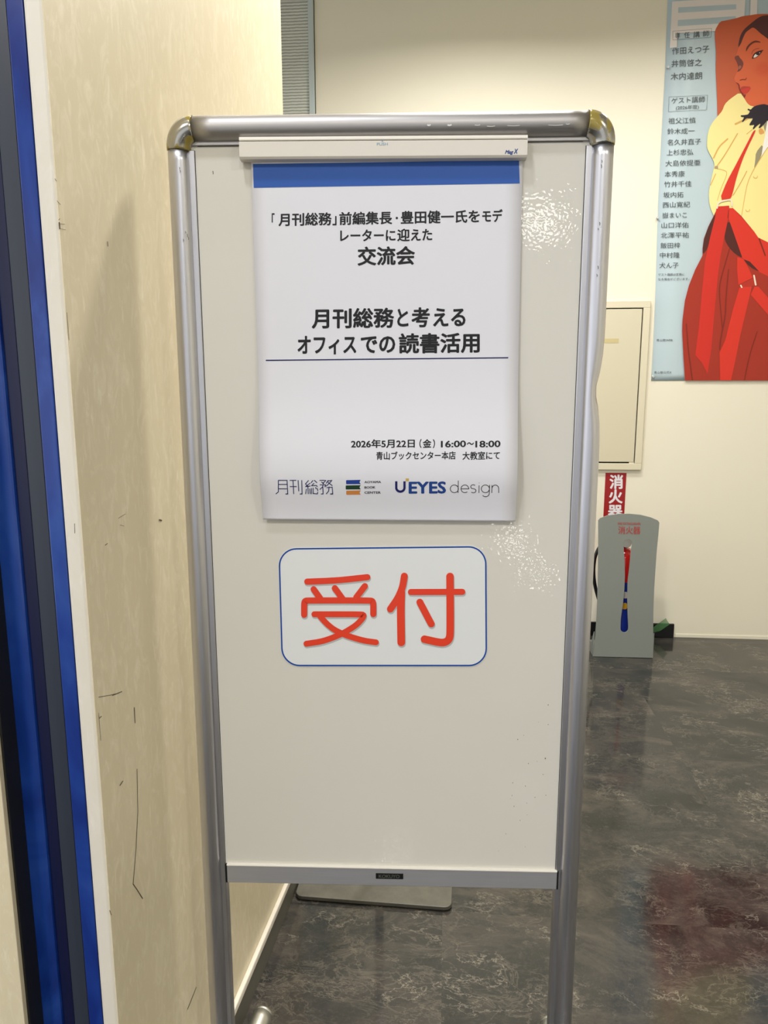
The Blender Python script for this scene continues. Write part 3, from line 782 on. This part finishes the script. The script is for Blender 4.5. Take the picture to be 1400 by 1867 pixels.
for r_, c_ in ((200, (215, 100, 61)), (165, (213, 97, 60)), (130, (211, 94, 58)), (95, (210, 91, 57))):
    fillp(zA([(1270+r_*1.15*math.cos(a), 1300+r_*.85*math.sin(a)) for a in [2*math.pi*k/20 for k in range(20)]]), c_)
fillp(zA([(783, 905), (795, 800), (820, 690), (860, 605), (920, 530), (1040, 430), (1140, 350), (1230, 300), (1348, 283), (1700, 300), (2300, 600), (2300, 1500), (1348, 735), (1200, 625), (1110, 540), (1060, 515), (1000, 555), (925, 615), (875, 720), (835, 830)]), (84, 46, 44))
fillp(zA([(930, 985), (935, 900), (1000, 820), (1090, 765), (1170, 772), (1225, 808), (1140, 800), (1080, 808), (1000, 870), (950, 950)]), (104, 48, 34))
fillp(zA([(715, 1105), (728, 1060), (795, 1045), (812, 1090), (862, 1140), (888, 1200), (870, 1270), (820, 1340), (758, 1364), (788, 1310), (778, 1230), (748, 1150)]), (122, 64, 54))
fillp(zA([(790, 1310), (790, 1250), (830, 1235), (848, 1260), (825, 1300)]), (168, 100, 80))
fillp(zA([(1050, 1110), (1070, 1040), (1130, 985), (1250, 955), (1200, 1030), (1130, 1090)]), (70, 30, 24))
fillp(zA([(1068, 1095), (1090, 1040), (1140, 1000), (1205, 985), (1185, 1030), (1120, 1083)]), (236, 226, 216))
fillp(zA([(1155+36*math.cos(a), 1012+34*math.sin(a)) for a in [2*math.pi*k/12 for k in range(12)]]), (52, 34, 34))
strk(zA([(1055, 1105), (1078, 1030), (1140, 980), (1250, 952)]), 1.5, (62, 26, 20))
strk(zA([(1040, 1020), (1060, 960), (1110, 925), (1180, 915)]), .8, (150, 62, 40))
strk(zA([(820, 1515), (870, 1498), (920, 1508), (940, 1475)]), 1.2, (120, 44, 30))
fillp(zA([(735, 1548), (810, 1588), (822, 1690), (862, 1750), (900, 1795), (930, 1775), (912, 1850), (880, 1835), (800, 1690), (790, 1610)]), (136, 50, 36))
fillp(zA([(822, 1700), (838, 1650), (880, 1630), (930, 1632), (1032, 1640), (930, 1670), (860, 1695)]), (178, 62, 46))
fillp(zA([(832, 1712), (860, 1692), (930, 1668), (1030, 1645), (995, 1715), (940, 1765), (880, 1775)]), (202, 62, 48))
YE = (240, 224, 150); OC = (214, 168, 92)
fillp(zB([(430, 5), (585, -103), (655, 0), (700, 75), (760, 118), (1000, 140), (1500, 200), (1900, 900), (1900, 2300), (1018, 2250), (500, 2200), (200, 1850), (140, 1720), (108, 1600), (103, 1450), (130, 1300), (168, 1130), (192, 1030), (175, 950), (118, 850), (75, 760), (78, 600), (108, 460), (170, 350), (262, 245), (312, 185), (350, 82)]), YE)
fillp(zB([(1018, 310), (990, 380), (978, 540), (948, 690), (915, 890), (1018, 750), (1300, 520), (1300, 280)]), (240, 236, 228), 0)
fillp(zB([(945, 690), (830, 830), (820, 960), (800, 1095), (912, 905)]), (150, 142, 112))
fillp(zB([(945, 400), (1010, 330), (975, 515)]), (150, 142, 112), 0)
fillp(zB([(868, 480), (920, 448), (972, 530), (890, 562)]), (220, 160, 92))
for pts, wd in (([(515, 392), (612, 345)], 28), ([(690, 545), (775, 478)], 9), ([(178, 915), (260, 740), (393, 622)], 22), ([(232, 1038), (370, 840), (545, 540)], 16),
                ([(188, 1075), (310, 1095), (400, 1137), (290, 1390), (235, 1570)], 8), ([(208, 1162), (130, 1335)], 12), ([(690, 1120), (590, 1310), (475, 1495)], 12),
                ([(1018, 745), (910, 905), (780, 1120), (700, 1300), (660, 1500), (610, 1810)], 8), ([(720, 300), (660, 330)], 20)):
    strk(zB(pts), wd/8.483, OC)
for cx, cy in ((825, 1203), (705, 1718)): strk(zB(arc(cx, cy, 30, 26, 170, 380, 12)), .8, OC)
fillp(zB([(195, 1040), (245, 1040), (245, 1085), (190, 1075)]), (170, 150, 110))
fillp(zB([(700, 170), (712, 150), (750, 172), (790, 125), (850, 100), (960, 80), (1005, 98), (1200, 120), (1200, 380), (1018, 322), (950, 400), (900, 450), (866, 455), (912, 375), (840, 422), (795, 475), (778, 462), (812, 402), (770, 405), (738, 412), (728, 398), (792, 298), (740, 306), (685, 300), (625, 365), (612, 348), (655, 282), (602, 280), (595, 256), (650, 254), (712, 244), (742, 190)]), (40, 33, 42))
RD = (210, 52, 36); RD2 = (200, 46, 34); DK = (78, 34, 28); MR = (160, 48, 32)
fillp(zB([(832, 478), (790, 500), (740, 600), (620, 830), (500, 1060), (380, 1280), (268, 1565), (432, 1548), (462, 1500), (530, 1220), (620, 950), (720, 720), (800, 560)]), RD)
fillp(zC([(50, 1832), (35, 1600), (20, 1300), (25, 1180), (50, 980), (92, 820), (160, 650), (238, 500), (238, 420), (252, 320), (300, 190), (392, 5), (560, -5), (650, 80), (790, 250), (830, 310), (934, 360), (2000, 600), (2300, 1832)]), MR, 0)
fillp(zC([(238, 495), (240, 400), (262, 290), (320, 150), (395, 15), (360, 180), (320, 310), (292, 430)]), DK)
fillp(zC([(515, 105), (470, 290), (475, 340), (520, 420), (590, 490), (664, 530), (640, 450), (590, 310)]), DK)
fillp(zC([(515, 108), (525, 0), (560, -5), (640, 80), (790, 250), (830, 310), (934, 360), (2000, 560), (2000, 900), (934, 722), (830, 672), (662, 528), (590, 320)]), RD, 0)
fillp(zC([(388, -20), (520, -30), (525, 20), (510, 110), (465, 320), (430, 500), (400, 720), (360, 1150), (330, 1500), (290, 1757), (230, 1640), (160, 1560), (200, 1250), (230, 900), (265, 560), (320, 300), (370, 100)]), RD2, 0)
fillp(zC([(608, 518), (672, 538), (720, 620), (772, 735), (750, 748), (620, 812), (605, 650)]), RD, 0)
fillp(zC([(672, 540), (740, 565), (842, 672), (770, 640), (720, 600)]), DK, 0)
fillp(zC([(650, 800), (780, 745), (800, 822), (660, 842)]), (176, 50, 36), 0)
fillp(zC([(630, 842), (762, 830), (740, 930), (640, 1350), (580, 1650), (540, 1830), (425, 1830), (420, 1530), (480, 1400), (560, 1080)]), RD, 0)
fillp(zC([(750, 920), (790, 832), (832, 832), (934, 950), (1250, 1300), (1250, 1450), (934, 1132)]), RD, 0)
for pts, wd in (([(525, 430), (440, 720), (412, 850), (432, 1100), (450, 1280)], 10), ([(515, 650), (490, 900), (480, 1150), (430, 1380), (420, 1500)], 11), ([(65, 1230), (85, 1500), (130, 1825)], 12), ([(820, 1310), (740, 1550), (684, 1825)], 8), ([(840, 322), (880, 430), (905, 500)], 13), ([(515, 20), (508, 100)], 6)):
    strk(zC(pts), wd/5.8375, (122, 40, 26))
strk(zC([(785, 715), (803, 812)]), 3, (236, 218, 196)); strk(zC([(645, 820), (655, 840)]), 2.6, (236, 218, 196))
strk(zB([(230, 1690), (248, 1597), (430, 1557), (456, 1580), (462, 1655)]), 2.6, (232, 216, 196))
ill = art.build('illustration', pmats, ap)
# lettering column
tx = MB(); Kt = Kp(-.0050 - .0018)
def te(s_, a, b, l, r_, em, zf=False):
    oy = 340 if zf else 0
    text(tx, s_, 1160+a/5.1875, 1160+b/5.1875, oy+l/5.1875, oy+r_/5.1875, em/5.1875, Kt)
for ch, a, b, y in (('専', 366, 412, 337), ('任', 452, 506, 332), ('講', 540, 600, 326), ('師', 632, 690, 318)): te(ch, a, b, y, y-2, 62)
te('作田えつ子', 338, 690, 484, 460, 72); te('井筒啓之', 332, 622, 602, 588, 72); te('木内達朗', 325, 622, 724, 714, 74)
te('ゲスト講師', 332, 650, 952, 938, 62); te('(2026年度)', 375, 592, 1019, 1009, 42)
for s_, a, b, l, r_ in (('祖父江慎', 303, 562, 1143, 1137), ('鈴木成一', 293, 552, 1243, 1236), ('名久井直子', 293, 612, 1346, 1336), ('上杉忠弘', 286, 538, 1443, 1436), ('大島依提亜', 275, 607, 1546, 1536), ('本秀康', 268, 457, 1648, 1642), ('竹井千佳', 262, 522, 1743, 1736)):
    te(s_, a, b, l, r_, 60)
for s_, a, b, l, r_ in (('坂内拓', 255, 445, 80, 76), ('西山寛紀', 248, 508, 174, 168), ('嶽まいこ', 246, 478, 273, 268), ('山口洋佑', 237, 495, 367, 363), ('北澤平祐', 231, 497, 462, 458), ('飯田梓', 228, 415, 558, 556), ('中村隆', 222, 412, 650, 648), ('犬ん子', 217, 400, 746, 744)):
    te(s_, a, b, l, r_, 58, True)
te('ゲスト講師は変更に', 207, 455, 833, 831, 26, True); te('なる場合がございます。', 207, 500, 877, 874, 26, True)
te('青山塾WEB', 190, 342, 1454, 1452, 25, True); te('青山塾公式X', 168, 332, 1759, 1757, 25, True)
for q in ([(345, 295), (712, 268), (705, 352), (345, 378), (345, 295)], [(308, 915), (675, 900), (665, 1038), (303, 1055), (308, 915)]):
    for a, b in zip(q, q[1:]): stroke_mesh(tx, zE([a, b]), .45, Kt, False)
tx.build('printed_text', mat('poster_text_grey', (62, 66, 68), .5), ap)
# clear push pins
for (x, y, lb) in ((1217, 123, 'clear push pin at the poster edge beside the upper names'), (1198, 397, 'clear push pin half way down the poster edge'), (1190, 686, 'clear push pin in the lower left corner of the poster')):
    h_ = K.hit(x, y, -.006); p_ = K.o + K.ex*h_[0] + K.ey*(-.0065); p_.z = h_[1]
    o = MB(); o.tube([(0, 0, 0), (0, -.001, 0), (0, -.004, 0), (0, -.010, 0), (0, -.012, 0)], [.006, .0065, .0035, .0045, .0055], 16)
    pn = o.build('push_pin', mat('clear_pin', (206, 208, 204), .15), None, tuple(p_)); pn.rotation_euler = (R(8), 0, K.a); tag(pn, lb, 'push pin', 'push pins in the illustrated poster')

# ------------------------------------------------------------------ extinguisher and its stand
e0 = floor_hit(1135, 1199)
E = Frame(e0.x, e0.y, -5)
ex = lambda px, py, off=0: E.hit(px, py, off)
stand = thing('extinguisher_stand', 'grey steel extinguisher stand with curved top and slot, on the floor by the wall', 'stand', E)
prof = [(1080.5, 1197.5), (1084.5, 1170), (1087.5, 1130), (1089.5, 1085), (1090.5, 1030), (1091, 980), (1090.7, 949), (1094, 945), (1108, 940), (1128, 937.3), (1148, 937), (1168, 939), (1186, 943.5), (1199, 949), (1201.8, 953),
        (1200, 975), (1197, 1005), (1194.5, 1040), (1192.3, 1075), (1191, 1110), (1190.6, 1150), (1190.6, 1180), (1190.4, 1199.5)]
slot = [(1144.6-8*math.cos(a), 991.5-8*math.sin(a)) for a in [R(-10)+R(200)*k/10 for k in range(11)]] + [(1150.5, 1003), (1147.5, 1035), (1144.5, 1060), (1143.8, 1090), (1144.5, 1120), (1145.6, 1142)] + \
       [(1138.2+7.3*math.cos(a), 1146+7.5*math.sin(a)) for a in [R(0)+R(180)*k/8 for k in range(9)]] + [(1131.5, 1128), (1135.5, 1100), (1138, 1076), (1139, 1050), (1138.3, 1020), (1137, 1003)]
def curve_panel(name, loops, thick, mt, parent, yoff):
    c = bpy.data.curves.new(name, 'CURVE'); c.dimensions = '2D'; c.fill_mode = 'BOTH'; c.extrude = thick/2; c.bevel_depth = .0008; c.bevel_resolution = 1
    for lp in loops:
        s_ = c.splines.new('POLY'); s_.points.add(len(lp)-1); s_.use_cyclic_u = True
        for i, (x, z) in enumerate(lp): s_.points[i].co = (x, z, 0, 1)
    ob = bpy.data.objects.new('tmp', c); COL.objects.link(ob); bpy.context.view_layer.update()
    me = bpy.data.meshes.new_from_object(ob.evaluated_get(bpy.context.evaluated_depsgraph_get())); me.name = name
    bpy.data.objects.remove(ob)
    me.transform(Matrix.Translation((0, yoff, 0)) @ Matrix.Rotation(math.pi/2, 4, 'X'))
    me.materials.clear(); me.materials.append(mt)
    o2 = bpy.data.objects.new(name, me); COL.objects.link(o2); o2.parent = parent; return o2
M['stand'] = mat('grey_powder_coat', (132, 136, 130), .5)
lp1 = [(ex(*p)[0], max(ex(*p)[1], 0.002)) for p in prof]; lp2 = [ex(*p) for p in slot]
curve_panel('front_panel', [lp1, lp2], .004, M['stand'], stand, .003)
xa_, xb_ = lp1[0][0], lp1[-1][0]
o = MB(); o.box(xa_+.002, xb_-.002, .004, .255, .001, .006, .001); o.build('base_plate', M['stand'], stand)
for xx in (xa_, xb_-.004):
    o = MB(); o.prism([(.003, .002), (.25, .002), (.25, .05), (.06, .06), (.004, .14)], xx, xx+.004, 'x'); o.build('side_flange', M['stand'], stand)
xm = ex(1147, 960)[0]
zt_ = ex(1147, 966)[1]
o = MB(); Ep = lambda off: (lambda x, y: (lambda h: (h[0], off, h[1]))(E.hit(x, y, off)))
text(o, '消火器', 1127, 1167.5, 966.4, 966.8, 15, Ep(-.0012), .01); text(o, 'FIRE EXTINGUISHER', 1126.5, 1168, 954.5, 954.9, 6.2, Ep(-.0012), .01, 0, .36)
o.build('panel_lettering', mat('panel_red', (172, 66, 60), .5), stand)
# the extinguisher itself
cx = ex(1141, 1080)[0]
ext = thing('fire_extinguisher', 'red fire extinguisher with blue label, seen through the slot of its grey stand', 'fire extinguisher', E.sub(cx, .12))
def EL(px, py, off=-.07):
    x, z = E.hit(px, py, .12+off); return (x-cx, off, z)
zlab, zsh = EL(1143, 1062)[2], EL(1144, 1008)[2]
rc = .075
o = MB(); o.lathe([(.06, .012), (.068, .008), (rc, .02), (rc, zsh-.035), (rc-.008, zsh-.015), (rc-.03, zsh+.005), (.022, zsh+.018)]); cyl = o.build('cylinder', mat('extinguisher_red', (196, 24, 24), .18, coat=.5), ext)
o = MB(); o.lathe([(rc+.0006, .03), (rc+.0006, zlab)], seg=48); o.bm.faces.ensure_lookup_table()
for f in [f for f in o.bm.faces if len(f.verts) > 4]: o.bm.faces.remove(f)
lab = o.build('blue_label', mat('label_blue', (22, 48, 150), .3), ext)
for (px, py, col) in ((1140, 1085, (214, 206, 200)), (1138.5, 1105, (214, 160, 40))):
    o = MB(); _, z = 0, EL(px, py, -.076)[2]; x = EL(px, py, -.076)[0]
    o.tube([(x, -.0768, z), (x, -.0780, z)], .018, 24); o.build('label_emblem', mat('emblem_%d' % col[0], col, .4), ext)
o = MB(); o.lathe([(.024, zsh+.016), (.026, zsh+.03), (.024, zsh+.05), (.026, zsh+.06), (.02, zsh+.075)]); o.build('valve', mat('valve_steel', (170, 170, 168), .25, 1.), ext)
gz = EL(1145, 991)[2]
o = MB(); o.tube([(.006, -.02, gz), (.006, -.055, gz), (.006, -.058, gz)], [.022, .026, .024], 24); o.build('pressure_gauge', mat('gauge_face', (196, 196, 190), .25), ext)
o = MB(); o.prism([(-.02, zsh+.062), (.06, zsh+.075), (.10, zsh+.06), (.102, zsh+.068), (.06, zsh+.088), (-.02, zsh+.08)], -.012, .012, 'y'); o.build('lever', M['black'], ext)
def hp(px, py): x, z = E.hit(px, py, .12); return (x-cx, 0, z)
hose = [hp(1112, 985), hp(1100, 988), hp(1091, 1000), hp(1084.5, 1015), hp(1082, 1035), hp(1082.5, 1055), hp(1086, 1075), hp(1092, 1095), hp(1098, 1110)]
hs = smooth_loop([(p[0], p[2]) for p in hose], 2, False)
o = MB(); o.tube([(x, 0, z) for x, z in hs], .0095, 14); o.build('hose', M['black'], ext)

# black skirting block and green plastic scrap
xk1 = K.hit(1228.5, 1150, -.012)[0]; xk0 = K.hit(1070, 1150, -.012)[0]; zk = K.hit(1210, 1137.5, -.012)[1]
o = MB(); o.box(0, xk1-xk0, -.014, 0, .001, zk, .002)
bb = o.build('skirting_block', M['black'], None, tuple(K.o + K.ex*xk0)); bb.rotation_euler = (0, 0, K.a); tag(bb, 'low black skirting block against the wall behind the extinguisher stand', 'skirting')
m = mat('green_film', (96, 150, 96), .3); nb = m.node_tree.nodes['Principled BSDF']; nb.inputs['Transmission Weight'].default_value = .0; nb.inputs['Alpha'].default_value = .45
gp = [K.hit(x, y, -.03) for x, y in ((1186, 1148), (1196, 1140), (1214, 1127), (1217, 1133), (1221, 1138), (1204, 1150), (1192, 1153), (1186, 1152))]
ox_, oz_ = gp[0]
pO = K.o + K.ex*ox_ + K.ey*(-.03); pO.z = 0
o = MB(); o.prism([(x-ox_, z) for x, z in gp], 0, .0008, 'y'); gs = o.build('plastic_sheet', m, None, tuple(pO)); gs.rotation_euler = (0, 0, K.a)
tag(gs, 'crumpled green translucent plastic scrap on the black skirting block', 'plastic sheet')

# ------------------------------------------------------------------ grey base plate on the floor behind the sign
pa, pb = floor_hit(537, 1634, .012), floor_hit(823, 1656, .012)
d = (pb-pa); wdt = Vector((d.x, d.y, 0)).length; ang = math.atan2(d.y, d.x)
bs = thing('stand_base', 'grey steel base plate with rounded corners on the floor behind the sign stand', 'stand', loc=(pa.x, pa.y, 0), rotz=ang)
def rr2(w_, h_, r, n=8):
    out = []
    for cx_, cy_, a0 in ((w_-r, r, -90), (w_-r, h_-r, 0), (r, h_-r, 90), (r, r, 180)):
        out += [(cx_+r*math.cos(R(a0+90*k/n)), cy_+r*math.sin(R(a0+90*k/n))) for k in range(n+1)]
    return out
M['base_grey'] = mat('grey_painted_steel', (118, 114, 102), .42)
t = NT(M['base_grey']); n = t.noise(t.coords((1, 1, 1)), 18, 5, .7); t.l(t.ramp(n.outputs[0], [(.3, srgb(84, 82, 73)), (.7, srgb(104, 101, 91))]), t.b.inputs['Base Color'])
o = MB(); o.prism(rr2(wdt, .3, .022), .003, .014, 'z', .0015); o.build('plate', M['base_grey'], bs)
o = MB(); o.prism(rr2(wdt-.004, .296, .022), .0, .003, 'z'); pd = o.build('rubber_pad', M['rubber'], bs); pd.location = (.002, .002, 0)
o = MB(); o.tube([(wdt/2, .16, .014), (wdt/2, .16, .35), (wdt/2, .16, .9)], .014, 20); o.build('post', M['alu_v'], bs)
